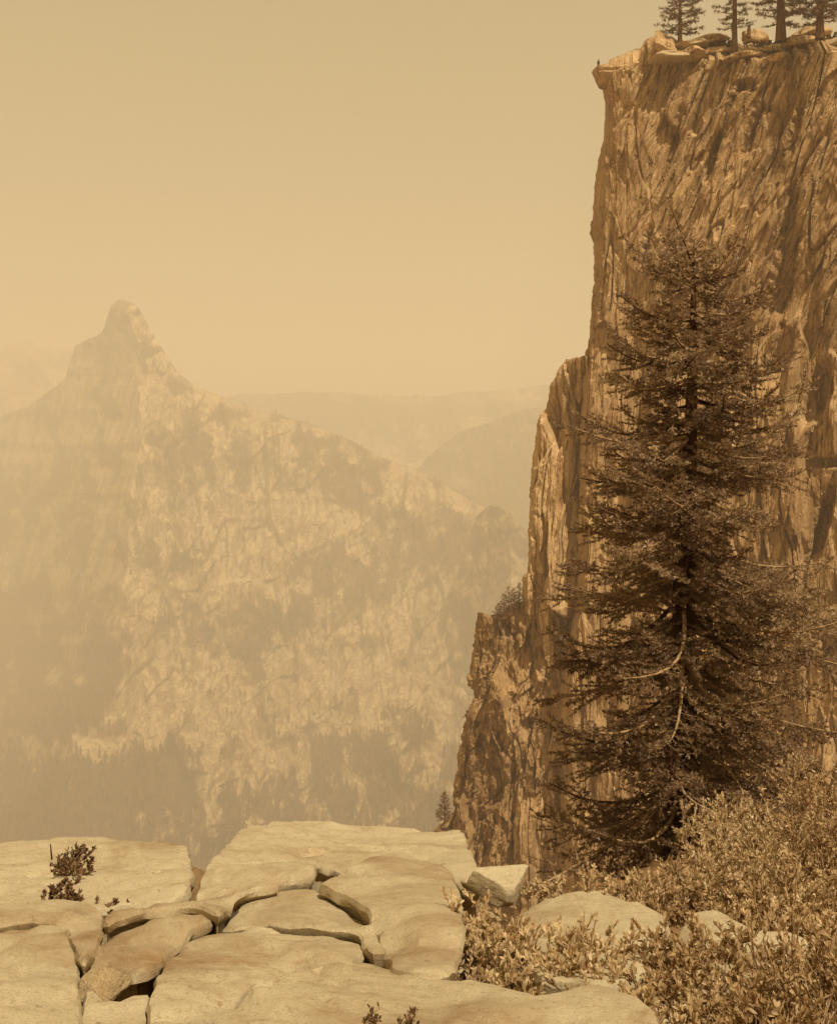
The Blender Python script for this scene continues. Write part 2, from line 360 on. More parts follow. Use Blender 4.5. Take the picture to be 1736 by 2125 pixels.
# ------------------------------------------------------------------ the great cliff
NW = np.array([-0.50, -0.866]); NW /= np.linalg.norm(NW)
def wall(px, A, nrm):
    c = nrm @ np.array(A); s = (px - CX) / F
    return c / (nrm[0] * s + nrm[1])
def cliff(name, top, left, right, bottom, A, nrm, disp, mat, n, cap, jag=2.6, edge=28, edge_in=5.0):
    """left(py) is the left skyline; columns run right from it, wrap round behind it, rows run over the brim"""
    nc, nr = n
    u = np.linspace(0, 1, nc) ** 1.15; v = np.linspace(0, 1, nr)
    ymin = min(p[1] for p in top)
    L0 = np.array(left, float)
    PYc = np.linspace(ymin, bottom, nr)
    Lc = np.interp(PYc, L0[:, 0], L0[:, 1]) + jag * fbm(PYc * 0.05, PYc * 0 + 1.3, 4.4, 5, 0.65)
    PX = Lc[:, None] + (right - Lc[:, None]) * u[None]
    T = interp(PX[0], top)
    T = T + jag * fbm(PX[0] * 0.05, PX[0] * 0, 8.8, 4)
    PY = T[None] + (bottom - T[None]) * v[:, None]
    Lr = np.interp(PY, PYc, Lc)
    PX = Lr + (right - Lr) * u[None]
    D = wall(PX, A, nrm)
    a = (PX - CX) / F * D * nrm[1] * -1 + D * nrm[0]      # metres along the wall
    b = (HY - PY) / F * D
    e = np.clip(1 - (PX - Lr) / edge, 0, 1)
    P = ray(PX, PY, D + edge_in * e ** 2)
    h = disp(a, b, PX, PY)
    fade = 1 - 0.5 * e
    P[..., 0] += nrm[0] * h * fade; P[..., 1] += nrm[1] * h * fade
    # round the left corner to the hidden side
    side = []
    for k, (dx, dy) in enumerate(((26, 90), (9, 30), (3, 10), (0.8, 3.2), (0.2, 1.0))):
        q = P[:, :1].copy(); q[..., 0] += dx + 0.25 * dx * perlin(b[:, :1] / 9, dx); zz_ = q[..., 2]; q[..., 2] = np.where(zz_ < 0, zz_ * (1 + dy / q[..., 1]) - 0.05 * dy, zz_); q[..., 1] += dy; side.append(q)
    V = np.concatenate(side + [P], 1); ncol = V.shape[1]
    rows = [V]
    for k, (dx, dy, dz) in enumerate(cap):
        q = V[0].copy()
        q[:, 0] += dx; q[:, 1] += dy
        q[:, 2] += dz + 0.05 * dy * fbm(V[0][:, 0] / 7 + k * 0.6, V[0][:, 1] / 7, k * 0.4, 3)
        rows.insert(0, q[None])
    V = np.concatenate(rows, 0)
    o = mesh(name, V.reshape(-1, 3), gridq(V.shape[0], ncol)[:, ::-1], mat, smooth=False)
    return tag(o, kind='structure'), P, PX, PY

def cracks(a, b, wa, wb, z, width, depth):
    n_ = np.abs(perlin(a / wa, b / wb, z)); return -depth * np.clip(1 - n_ / width, 0, 1)
def rockwall(a, b, z, k=1.0):
    warp = 1.2 * fbm(a / 16, b / 40, 1.1 + z, 3); i = int(z * 10)
    h = facets(a + warp, b, 10, 42, 101 + i, 1.6, 0.26) + facets(a + 0.6 * warp, b, 4.2, 19, 111 + i, 0.75, 0.30, 60)
    h = h + facets(a + 0.3 * warp, b, 1.7, 9, 121 + i, 0.36, 0.34, 70) + facets(a, b, 0.8, 3.6, 131 + i, 0.16, 0.36, 70)
    h = h + cracks(a + warp, b, 6, 40, z + 2.0, 0.03, 1.3) + cracks(a + 0.4 * warp, b, 2.2, 14, z + 5.0, 0.045, 0.5)
    return h + 0.12 * fbm(a / 0.7, b / 2.2, 3.0 + z, 4, 0.65) + 0.9 * fbm(a / 14, b / 50, 4.0 + z, 3)
def disp_main(a, b, PX, PY):
    up = sstep(-PY + 60 * fbm(PX / 90, PY / 90, 2.0, 2), -900, -560) * sstep(PX + 30 * fbm(PX / 60, PY / 90, 5.0, 2), 1270, 1370)
    tl = rockwall(a - 0.42 * b, b, 0.0); vt = rockwall(a - 0.06 * b, b, 0.7)
    fl = 0.30 * ridged((a - 0.05 * b) / 1.4, b / 26, 0.7, 3) * sstep(PY, 560, 800) * (1 - 0.8 * sstep(PX, 1340, 1440))
    # deep dark clefts in the right wall
    cl = 0
    for cx, cy, rx, ry, k in ((1625, 560, 20, 80, 4.0), (1640, 440, 13, 45, 3.0), (1545, 180, 22, 12, 2.0), (1690, 820, 20, 60, 3.5), (1720, 960, 40, 10, 2.5), (1700, 1090, 14, 70, 3.0), (1560, 270, 9, 50, 2.0), (1650, 260, 10, 60, 2.2), (1250, 1540, 8, 80, 2.6), (1340, 510, 5, 40, 1.6), (1480, 330, 9, 50, 1.8), (1400, 260, 9, 40, 1.5)):
        cl = cl + k * np.exp(-(np.abs((PX - cx + (PY - cy) * 0.25 + 5 * fbm(PX / 12, PY / 20, cx, 3)) / rx) ** 5 + np.abs((PY - cy) / ry) ** 5))
    return (tl * up + vt * (1 - up)) * (0.7 + 0.3 * sstep(PX, 1290, 1400)) + fl - cl
TOPM = [(1180, 182), (1225, 172), (1255, 160), (1290, 150), (1322, 134), (1340, 108), (1362, 93), (1392, 104), (1450, 116), (1500, 122), (1560, 128), (1620, 118), (1690, 108), (1736, 112), (1900, 108), (2200, 110)]
LEFTM = [(90, 1246), (178, 1247), (205, 1254), (240, 1256), (275, 1254), (330, 1240), (400, 1230), (468, 1224), (485, 1219), (500, 1226), (540, 1229), (620, 1228), (700, 1222), (745, 1212), (800, 1209), (1000, 1204), (1180, 1199), (1300, 1185), (1400, 1176), (1600, 1166), (1900, 1158), (2200, 1150)]
cliff('cliff', TOPM, LEFTM, 2080, 2150, (35, 222), NW, disp_main, M['cliff'], (560, 900),
      ((0.3, 1.5, 0.9), (1.0, 5, 3.3), (2, 9, 5.6), (3, 13, 7.4), (4, 18, 9.0), (8, 40, 10.5), (20, 90, 12)))
def disp_b2(a, b, PX, PY):
    warp = 2.0 * fbm(a / 20, b / 30, 7.1, 3)
    return (facets(a + warp, b, 8, 40, 201, 1.3, 0.45) + facets(a + warp, b, 3, 16, 211, 0.5, 0.4) + facets(a, b, 1.1, 6, 221, 0.2, 0.35)
            + 0.35 * ridged(a / 1.4, b / 26, 2.7, 3) + 0.22 * fbm(a, b / 2.2, 3.3, 5, 0.6) + cracks(a + warp, b, 4, 26, 1.0, 0.05, 0.9) + 1.4 * fbm(a / 9, b / 50, 1.4, 2))
TOP2 = [(1060, 748), (1140, 747), (1180, 748), (1212, 742), (1300, 735), (1500, 720)]
LEFT2 = [(735, 1176), (748, 1172), (762, 1160), (800, 1139), (845, 1130), (862, 1122), (880, 1115), (920, 1108), (1000, 1100), (1100, 1097), (1190, 1094), (1196, 1086), (1255, 1083), (1400, 1088), (1500, 1090), (1600, 1080), (1700, 1070), (1900, 1060), (2200, 1050)]
cliff('cliff_buttress', TOP2, LEFT2, 1420, 2150, (30, 230), np.array([-0.42, -0.9075]), disp_b2, M['cliff_pale'], (320, 760),
      ((0.5, 3, 0.3), (2, 10, 0.6), (6, 30, 0), (14, 70, -2)), edge=14, edge_in=3)
def disp_b3(a, b, PX, PY):
    warp = 2.0 * fbm(a / 12, b / 14, 2.1, 3)
    return (facets(a + warp, b, 6, 26, 301, 1.4, 0.4) + facets(a - 0.2 * b + warp, b, 2.4, 9, 311, 0.6, 0.45, 60) + facets(a, b, 1.3, 3.0, 321, 0.30, 0.5) + facets(a, b, 0.6, 1.3, 331, 0.12, 0.5)
            + 0.30 * fbm(a / 1.4, b / 4.0, 3.9, 6, 0.65) + cracks(a + warp, b, 4, 12, 1.6, 0.05, 0.9) + 1.4 * fbm(a / 9, b / 30, 6.4, 2))
TOP3 = [(900, 1285), (985, 1276), (1004, 1269), (1012, 1288), (1022, 1292), (1040, 1268), (1060, 1256), (1083, 1250), (1200, 1230)]
LEFT3 = [(1250, 990), (1275, 989), (1312, 984), (1380, 972), (1418, 970), (1440, 982), (1490, 965), (1560, 950), (1620, 941), (1690, 935), (1702, 920), (1722, 905), (1800, 885), (2200, 840)]
_, BP, BX, BY = cliff('lower_buttress', TOP3, LEFT3, 1260, 2150, (18, 235), np.array([-0.35, -0.937]), disp_b3, M['cliff_scrub'], (330, 620),
      ((0.5, 2, -0.4), (2, 8, -2), (6, 30, -6), (14, 70, -12)), jag=5, edge=16, edge_in=3)

# ------------------------------------------------------------------ rocks
def lump(name, c, size, mat, seed, label, cat='boulder', group=None, rot=0.0, cuts=7, rough=0.10, sub=5, flat=0.35):
    """an angular boulder: a ball cut by random planes, then weathered"""
    rg = np.random.default_rng(seed)
    import bmesh
    bm = bmesh.new(); bmesh.ops.create_icosphere(bm, subdivisions=sub, radius=1.0)
    v = np.array([x.co[:] for x in bm.verts]); f = np.array([[q.index for q in p.verts] for p in bm.faces]); bm.free()
    for i in range(cuts):
        d = rg.normal(size=3); d[2] = d[2] * 0.8; d /= np.linalg.norm(d); k = rg.uniform(0.55, 0.85)
        t = v @ d; over = np.maximum(t - k, 0); v = v - d[None] * (over * 0.92)[:, None]
    v[:, 2] = np.where(v[:, 2] < -flat, -flat + (v[:, 2] + flat) * 0.15, v[:, 2])
    v = v * (1 + rough * fbm(v[:, 0] * 1.7 + seed, v[:, 1] * 1.7, v[:, 2] * 1.7, 4))[:, None]
    cr, sr = math.cos(rot), math.sin(rot)
    v = v * np.array(size)[None] * 0.5 * 1.15
    v = np.stack([v[:, 0] * cr - v[:, 1] * sr, v[:, 0] * sr + v[:, 1] * cr, v[:, 2]], -1)
    o = mesh(name, v, f, mat); o.location = c
    return tag(o, label, cat, group)

# plateau above the cliff: perched rocks (frame px, py of the centre, distance, size in m)
TOPROCKS = [
    (1360, 116, 219, (5.5, 6, 6.0), 'dark square outcrop at the cliff brim behind the overhanging ledge', 1),
    (1402, 127, 214, (11, 7, 2.2), 'pale flat slab lying on the cliff brim below the slender pine', 2),
    (1436, 118, 214, (7, 5, 2.8), 'rounded pale boulder between the flat brim slab and the dark round boulder', 3),
    (1482, 110, 213, (6.0, 5, 2.2), 'dark rounded boulder propped on the cliff brim between pale slabs', 4),
    (1428, 100, 222, (9, 7, 1.8), 'broad pale rock shelf directly under the full pine', 5),
    (1462, 90, 226, (9, 7, 2.0), 'dark low rock mound beneath the bare-stemmed pine', 6),
    (1532, 122, 206, (8, 6, 2.0), 'pale slab on the brim right of the dark round boulder', 7),
    (1600, 108, 203, (9, 7, 2.4), 'broad brown rock hump beneath the thick-trunked pine', 8),
    (1562, 80, 212, (6, 4, 3.0), 'dark blocky boulder standing between two pine trunks', 9),
    (1684, 74, 200, (8, 6, 2.8), 'large rounded dark boulder beside the low-crowned pine', 10),
    (1660, 96, 198, (9, 7, 2.2), 'pale slab lying below the large rounded dark boulder', 11),
    (1724, 100, 192, (10, 6, 2.6), 'smooth pale rock on the brim under the low-crowned pine', 12),
    (1600, 128, 196, (8, 4, 2.0), 'small bright slab at the very brim beneath the brown hump', 13),
]
for px, py, d, sz_, lab, sd_ in TOPROCKS:
    d = float(wall(np.float64(px), (35, 222), NW)) + (2.5 if py > 115 else 7 if py > 95 else 13)
    lump('boulder', pt(px, py, d), sz_, M['boulder'] if 'dark' not in lab and 'brown' not in lab else M['cliff'], 40 + sd_, lab, 'boulder', 'rocks on top of the cliff', 0.4 * sd_, 6, 0.12, 4, 0.6)

# ------------------------------------------------------------------ slabs of the near ledge
PA, PB = 1.617, 0.2167                                     # the ledge: z = -PA - PB*y + lift
def on_ledge(px, py, lift=0.0):
    y = (PA - lift) / ((py - HY) / F - PB); return np.array([(px - CX) / F * y, y, -(py - HY) / F * y])
def ledge_z(x, y): return -PA - PB * y
def slab(name, poly, label, cat='rock', lift=0.0, dome=0.10, rnd=0.10, deep=1.0, seed=0, step=0.07, under=0.0, mat='slab', rough=0.03, grooves=(), group=None):
    lift = lift * 0.7; P = np.array([on_ledge(a, b, lift)[:2] for a, b in poly]); rnd = 0.012 + rnd * 0.12; dome = dome * 0.25
    # chaikin once for soft corners, then resample
    Q = np.concatenate([P * 0.88 + np.roll(P, -1, 0) * 0.12, P * 0.12 + np.roll(P, -1, 0) * 0.88], 1).reshape(-1, 2)
    seg = np.linalg.norm(np.roll(Q, -1, 0) - Q, axis=1); L = seg.sum(); n = max(40, int(L / step)); cum = np.concatenate([[0], np.cumsum(seg)])
    Qc = np.concatenate([Q, Q[:1]]); t = np.arange(n) / n * L
    B = np.stack([np.interp(t, cum, Qc[:, 0]), np.interp(t, cum, Qc[:, 1])], -1)
    B = B + 0.03 * np.stack([fbm(B[:, 0] * 3, B[:, 1] * 3, seed, 4), fbm(B[:, 0] * 3, B[:, 1] * 3, seed + 9.1, 4)], -1)
    ar = 0.5 * np.sum(B[:, 0] * np.roll(B[:, 1], -1) - np.roll(B[:, 0], -1) * B[:, 1])
    if ar < 0: B = B[::-1]
    tn = np.roll(B, -1, 0) - np.roll(B, 1, 0); tn /= np.linalg.norm(tn, axis=1, keepdims=True) + 1e-9; B = B + np.stack([-tn[:, 1], tn[:, 0]], -1) * (-0.006 + 0.010 * perlin(B[:, 0] * 2, B[:, 1] * 2, seed + 4.4))[:, None]
    def sdf(p):
        out = np.full(len(p), 1e9); A_, C_ = B, np.roll(B, -1, 0); E = C_ - A_; e2 = (E ** 2).sum(1) + 1e-12
        ins = np.zeros(len(p), bool)
        for k in range(0, len(p), 4000):
            q = p[k:k + 4000, None]; w_ = q - A_[None]; h = np.clip((w_ * E[None]).sum(-1) / e2[None], 0, 1)
            out[k:k + 4000] = np.sqrt((((w_ - E[None] * h[..., None]) ** 2).sum(-1)).min(1))
            y0 = A_[None, :, 1] > q[..., 1]; y1 = C_[None, :, 1] > q[..., 1]
            xx = A_[None, :, 0] + (q[..., 1] - A_[None, :, 1]) / (E[None, :, 1] + 1e-12) * E[None, :, 0]
            ins[k:k + 4000] = (((y0 != y1) & (q[..., 0] < xx)).sum(1) % 2) == 1
        return np.where(ins, out, -out)
    lo, hi = B.min(0), B.max(0)
    gx, gy = np.meshgrid(np.arange(lo[0], hi[0], step), np.arange(lo[1], hi[1], step)); G = np.stack([gx.ravel(), gy.ravel()], -1)
    G += RNG.uniform(-0.2, 0.2, G.shape) * step
    tn = np.roll(B, -1, 0) - np.roll(B, 1, 0); tn /= np.linalg.norm(tn, axis=1, keepdims=True) + 1e-9; nin = np.stack([-tn[:, 1], tn[:, 0]], -1)
    G = G[sdf(G) > step * 0.75]
    ex = []
    for o_ in (step * 0.22, step * 0.55):
        c = B + nin * o_; c = c[np.abs(sdf(c) - o_) < o_ * 0.2]; ex.append(c)
    pts = np.concatenate([B] + ex + [G]); nb = len(B)
    r = delaunay_2d_cdt([Vector(p) for p in pts], [(i, (i + 1) % nb) for i in range(nb)], [], 1, 1e-5)
    v2 = np.array([p[:] for p in r[0]]); tri = np.array([list(f) for f in r[2] if len(f) == 3])
    orig = r[3]; bidx = np.full(nb, -1)
    for i, os_ in enumerate(orig):
        for k in os_:
            if k < nb: bidx[k] = i
    s = np.maximum(sdf(v2), 0); s[bidx[bidx >= 0]] = 0
    rr = rnd * (0.6 + 0.8 * np.clip(0.5 + perlin(v2[:, 0] * 1.3, v2[:, 1] * 1.3, seed + 2.0), 0, 1))
    k = np.clip(1 - s / rr, 0, 1); drop = rr * (1 - np.sqrt(np.maximum(1 - k * k, 0)))
    sm = s.max()
    z = ledge_z(v2[:, 0], v2[:, 1]) + lift + dome * (np.clip(s / (0.8 * sm), 0, 1) ** 0.6) - dome * 0.5 - drop
    z += 0.012 * fbm(v2[:, 0] * 2.2, v2[:, 1] * 2.2, seed + 3.0, 4)
    for q, dz in ((0.0, 0.030), (0.22, 0.022), (-0.25, 0.026)):
        z += dz * sstep(fbm(v2[:, 0] * 0.55 + 0.2 * v2[:, 1], v2[:, 1] * 0.75, seed * 1.7, 5, 0.55) - q, -0.02, 0.02)
    z += 0.6 * rough * (1.6 * fbm(v2[:, 0] * 0.9, v2[:, 1] * 0.9, seed + 5.0, 4) + 0.5 * fbm(v2[:, 0] * 5, v2[:, 1] * 5, seed + 1.0, 3))
    for gp, wdt, dep in grooves:                           # joints that do not cut right through
        g = np.array([on_ledge(a, b, lift)[:2] for a, b in gp]); dist = np.full(len(v2), 1e9)
        for a_, c_ in zip(g[:-1], g[1:]):
            e = c_ - a_; h = np.clip(((v2 - a_) @ e) / (e @ e), 0, 1); dd = np.linalg.norm(v2 - a_ - e * h[:, None], axis=1); dist = np.minimum(dist, dd)
        z -= dep * np.exp(-(dist / wdt) ** 2)
    V = [np.column_stack([v2, z])]; faces = [tri]; cur = bidx.copy(); N = len(v2)
    bxy = v2[bidx]; bz = z[bidx]
    under = under + 0.045
    for q, (f, ins) in enumerate(((0.035 / deep, 0.005), (0.075 / deep, under * 0.75), (0.20 / deep, under), (0.42 / deep, under), (1.0, under * 0.5))):
        ring = np.column_stack([bxy + nin * (ins + 0.03 * perlin(bxy[:, 0] * 4, bxy[:, 1] * 4, q * 1.7 + seed))[:, None], bz - deep * f])
        V.append(ring); new = np.arange(N, N + nb); N += nb
        faces.append(np.stack([cur, new, np.roll(new, -1), np.roll(cur, -1)], -1)); cur = new
    o = mesh(name, np.concatenate(V), faces, M[mat]); o.data.set_sharp_from_angle(angle=R(34))
    return tag(o, label, cat, group)
GRP = 'jointed granite slabs of the foreground ledge'
slab('granite_slab', [(-140, 1782), (0, 1763), (100, 1754), (220, 1748), (300, 1741), (345, 1739), (384, 1748), (397, 1785), (401, 1832), (386, 1862), (340, 1872), (250, 1876), (190, 1880), (100, 1872), (0, 1884), (-140, 1895)],
     'broad pale slab at the drop-off with a dark shrub growing on it', lift=0.02, dome=0.12, rnd=0.22, seed=1, deep=3.0, grooves=[([(-60, 1840), (20, 1836), (110, 1826)], 0.05, 0.05)], group=GRP)
slab('granite_slab', [(402, 1860), (424, 1822), (455, 1776), (500, 1733), (560, 1717), (640, 1716), (750, 1720), (850, 1725), (915, 1729), (938, 1723), (956, 1725), (976, 1762), (988, 1800), (996, 1834), (985, 1858), (965, 1850), (945, 1828), (905, 1791), (830, 1783), (744, 1793), (728, 1797), (668, 1806), (656, 1812), (654, 1830), (560, 1841), (480, 1856)],
     'long humped crest slab rimming the ledge, dark stain on its end beside a loose block', lift=0.06, dome=0.10, rnd=0.16, seed=2, deep=3.0,
     grooves=[([(480, 1802), (560, 1795), (640, 1775), (700, 1768)], 0.03, 0.05)], group=GRP)
slab('granite_slab', [(664, 1852), (684, 1840), (712, 1822), (752, 1802), (832, 1788), (900, 1796), (940, 1834), (956, 1880), (964, 1950), (950, 1992), (930, 2030), (860, 2030), (812, 2010), (802, 1985), (786, 1950), (762, 1912), (716, 1876)],
     'big smooth slab sloping from the crest down to the shrubs', lift=0.10, dome=0.16, rnd=0.14, seed=3, deep=1.2, group=GRP)
slab('granite_slab', [(220, 1928), (228, 1900), (300, 1888), (395, 1870), (480, 1864), (560, 1850), (594, 1852), (500, 1868), (476, 1895), (450, 1922), (430, 1910), (380, 1899), (330, 1902), (270, 1916), (226, 1934)],
     'narrow pale slab above the dark arched crack', lift=0.08, dome=0.04, rnd=0.06, seed=4, group=GRP)
slab('granite_slab', [(456, 1924), (482, 1896), (506, 1870), (560, 1857), (654, 1847), (672, 1858), (716, 1882), (762, 1918), (786, 1956), (800, 1992), (772, 1994), (757, 1970), (751, 1946), (640, 1933), (530, 1920)],
     'smooth fan-shaped slab in the middle of the ledge', lift=0.05, dome=0.07, rnd=0.07, seed=5, group=GRP)
slab('granite_slab', [(186, 2000), (204, 1966), (240, 1944), (300, 1924), (380, 1909), (430, 1920), (446, 1930), (404, 1944), (374, 1964), (346, 1988), (330, 2002), (290, 2016), (245, 2004), (222, 1998), (214, 2030), (184, 2040)],
     'rounded slab tucked under the arched crack with a dark hollow below its lip', lift=0.02, dome=0.10, rnd=0.10, seed=6, under=0.04, group=GRP)
slab('granite_slab', [(306, 2180), (310, 2080), (326, 2028), (345, 1990), (372, 1964), (420, 1942), (470, 1934), (530, 1926), (640, 1939), (748, 1952), (754, 1984), (738, 1997), (690, 2008), (650, 2020), (638, 2000), (560, 2034), (500, 2060), (440, 2104), (412, 2160), (360, 2200)],
     'large central slab with a broken notch in its lower edge', lift=0.04, dome=0.14, rnd=0.12, seed=7, grooves=[([(500, 1942), (580, 1946), (650, 1956)], 0.03, 0.03), ([(310, 2110), (420, 2100), (470, 2070)], 0.06, 0.05)], group=GRP)
slab('granite_slab', [(380, 2260), (420, 2150), (450, 2110), (520, 2066), (570, 2044), (650, 2028), (760, 2003), (830, 2000), (900, 2018), (970, 2052), (1060, 2076), (1120, 2092), (1170, 2080), (1250, 2068), (1330, 2098), (1420, 2180), (1420, 2300), (900, 2330)],
     'wide smooth slab running under the shrubs at the foot of the ledge', lift=0.03, dome=0.12, rnd=0.12, seed=8, group=GRP)
slab('granite_slab', [(-160, 1912), (0, 1892), (60, 1885), (130, 1878), (186, 1890), (210, 1908), (213, 1940), (198, 1970), (180, 2000), (174, 2024), (158, 1990), (146, 1950), (112, 1926), (60, 1922), (0, 1932), (-160, 1955)],
     'curved rim slab bordered by a thin dark crack along its inner side', lift=0.06, dome=0.06, rnd=0.09, seed=9, group=GRP)
slab('granite_slab', [(-160, 1962), (0, 1938), (66, 1928), (112, 1932), (140, 1956), (152, 1994), (168, 2040), (164, 2100), (158, 2280), (-160, 2300)],
     'pale slab enclosed by the curved rim slab, lightly cracked', lift=0.02, dome=0.08, rnd=0.10, seed=10, grooves=[([(0, 2050), (30, 2056), (60, 2010), (90, 1985)], 0.025, 0.04)], group=GRP)
slab('granite_slab', [(170, 2280), (172, 2110), (178, 2072), (240, 2088), (306, 2070), (308, 2180), (310, 2280)],
     'rough low block wedged in the gap below the small knobbly stone', lift=-0.05, dome=0.05, rnd=0.10, seed=11, rough=0.06, group=GRP)
b3 = on_ledge(220, 2058, 0.0)
lump('stone', (b3[0], b3[1], b3[2] + 0.02), (0.24, 0.20, 0.20), M['boulder'], 79, 'small knobbly stone sitting in the gap between slabs', 'stone', None, 0.5, 12, 0.10, 5, 0.7)
slab('granite_slab', [(1078, 1908), (1094, 1885), (1150, 1879), (1190, 1872), (1262, 1873), (1300, 1886), (1345, 1894), (1372, 1915), (1390, 1945), (1384, 2000), (1250, 2040), (1100, 2020)],
     'pale whale-backed slab half hidden by shrubs below the fir', lift=0.04, dome=0.16, rnd=0.25, seed=13, under=-0.045, group=GRP)
slab('granite_slab', [(1386, 1964), (1402, 1936), (1430, 1919), (1466, 1912), (1500, 1919), (1530, 1938), (1570, 1957), (1650, 1958), (1700, 1990), (1600, 2045), (1420, 2035)],
     'domed pale slab between the whale-backed slab and the dense shrubs', lift=0.04, dome=0.2, rnd=0.25, seed=14, under=-0.045, group=GRP)
bl = on_ledge(1036, 1880, 0.0)
lump('boulder', (bl[0], bl[1] + 0.15, bl[2] + 0.10), (0.50, 0.42, 0.26), M['slab'], 77, 'loose pale block perched at the end of the crest slab', 'boulder', None, 0.3, 9, 0.05, 5, 0.6)
b2 = on_ledge(978, 1858, 0.0)
lump('stone', (b2[0], b2[1] + 0.1, b2[2] + 0.05), (0.14, 0.14, 0.10), M['slab'], 78, 'fist-sized stone wedged beside the loose pale block', 'stone', None, 0.9, 8, 0.06, 4, 0.6)

# bedrock and soil beneath, falling away beyond the brim
def ground_z(x, y):
    x = np.asarray(x, float); y = np.asarray(y, float)
    z = -PA - PB * y - 0.28 + 0.05 * fbm(x, y, 3.0, 4) + 0.16 * sstep(y, 7.4, 8.4) * fbm(x * 1.7, y * 1.7, 4.0, 5, 0.6)
    right = sstep(x, 1.5, 2.4)
    z = z - 1.15 * sstep(y, 10.3, 14.2) * right + 0.35 * sstep(x, 2.6, 5.0)
    edge = 10.2 - 2.3 * sstep(x, 0.35, 0.8) + 8.6 * sstep(x + 0.3 * fbm(y * 0.9, x * 0.9, 2.0, 3), 1.6, 3.2) + 0.5 * fbm(x / 3, x * 0, 6.0, 3)
    d = np.maximum(y - edge, 0)
    return z - d * 3.0 - np.minimum(d, 3) * 1.5
gx = np.linspace(-22, 26, 240); gy = np.concatenate([np.linspace(-8, 18, 220), np.linspace(18.4, 60, 60)])
GX, GY = np.meshgrid(gx, gy)
tag(mesh('ground', np.stack([GX, GY, ground_z(GX, GY)], -1).reshape(-1, 3), gridq(len(gy), len(gx)), M['soil']), kind='structure')

rg_ = np.random.default_rng(5); n_ = 2600
gp = np.stack([rg_.uniform(-4.2, 1.8, n_), rg_.uniform(4.2, 9.6, n_)], -1); gr = rg_.uniform(0.008, 0.035, n_) ** 1.0
tet = np.array([(1, 0, -0.5), (-0.6, 0.9, -0.4), (-0.5, -0.9, -0.5), (0.1, 0.05, 0.8), (0.7, 0.7, 0.1), (-0.8, 0.1, 0.3)])
gv = np.concatenate([gp, ground_z(gp[:, 0], gp[:, 1])[:, None]], 1)[:, None] + tet[None] * gr[:, None, None] * rg_.uniform(0.7, 1.3, (n_, 6, 3))
gf = (np.array([(0, 4, 3), (4, 1, 3), (1, 5, 3), (5, 2, 3), (2, 0, 3), (0, 1, 4), (1, 2, 5), (0, 2, 1)])[None] + np.arange(n_)[:, None, None] * 6).reshape(-1, 3)
tag(mesh('gravel', gv.reshape(-1, 3), gf, M['boulder'], None, False), 'loose grit and gravel lying in the joints between the slabs', 'gravel', kind='stuff')

# overhanging ledge on the skyline
def overhang():
    d = 221.0
    top = [(1229, 147), (1236, 142), (1262, 142), (1288, 140), (1318, 136), (1345, 134)]
    low = [(1231, 153), (1243, 178), (1256, 182), (1290, 186), (1330, 190), (1350, 190)]
    nu, nk = 44, 9
    tu = np.linspace(0, 1, nu); rows = []
    ax = np.linspace(0, 1, len(top))
    tx, ty = np.interp(tu, ax, [p[0] for p in top]), np.interp(tu, ax, [p[1] for p in top])
    lx, ly = np.interp(tu, ax, [p[0] for p in low]), np.interp(tu, ax, [p[1] for p in low])
    hw = 3.2 * np.minimum(1, 0.35 + tu * 2.4)                # half width in depth
    prof = [(0.0, 1.0), (0.0, 0.35), (0.0, -0.5), (0.06, -0.95), (0.2, -1.0), (0.34, -0.86), (0.42, -0.92), (0.7, -0.7), (1.0, -0.35), (1.0, 0.5), (0.5, 1.0), (0.0, 1.0)]
    for f, k in prof:
        px = tx + (lx - tx) * f; py = ty + (ly - ty) * f
        p = ray(px, py, np.full(nu, d)); p[:, 1] += hw * k + 0.25 * fbm(tu * 7, tu * 0 + f * 3 + k, 1.0, 4); p[:, 2] += 0.18 * fbm(tu * 9, tu * 0 + f * 5, k, 3)
        rows.append(p)
    V = np.stack(rows); n_ = len(rows)
    cap0 = V[:-1, 0]; fc = gridq(n_, nu)
    verts = V.reshape(-1, 3); tri = np.array([[0, i * nu, (i + 1) * nu] for i in range(1, n_ - 2)])
    o = mesh('overhanging_rock', verts, [fc, tri], M['cliff'], smooth=False)
    tag(o, 'flat-topped rock ledge jutting into space at the top of the cliff', 'rock')
overhang()

# ------------------------------------------------------------------ foliage builders
def unit(v): return v / (np.linalg.norm(v, axis=-1, keepdims=True) + 1e-9)
def needles(p0, p1, spacing, ln, wd, rg, fwd=0.55):
    """single pointed blades along many little twigs"""
    L = np.linalg.norm(p1 - p0, axis=1); cnt = np.maximum(2, (L / spacing).astype(int)); idx = np.repeat(np.arange(len(L)), cnt)
    t = rg.uniform(0.0, 1.05, len(idx))[:, None]; P = p0[idx] + (p1 - p0)[idx] * t; D = unit(p1 - p0)[idx]
    rnd = rg.normal(size=D.shape); rnd[:, 2] += 0.35; side = unit(rnd - D * (rnd * D).sum(1, keepdims=True))
    N = unit(D * fwd + side * (1 - fwd * 0.4)); ll = ln * rg.uniform(0.65, 1.2, len(idx))[:, None]
    B = unit(np.cross(N, rg.normal(size=N.shape))) * (wd * rg.uniform(0.7, 1.3, len(idx))[:, None])
    V = np.stack([P - B, P + B, P + N * ll], 1).reshape(-1, 3); Fc = np.arange(len(V)).reshape(-1, 3)
    return V, Fc
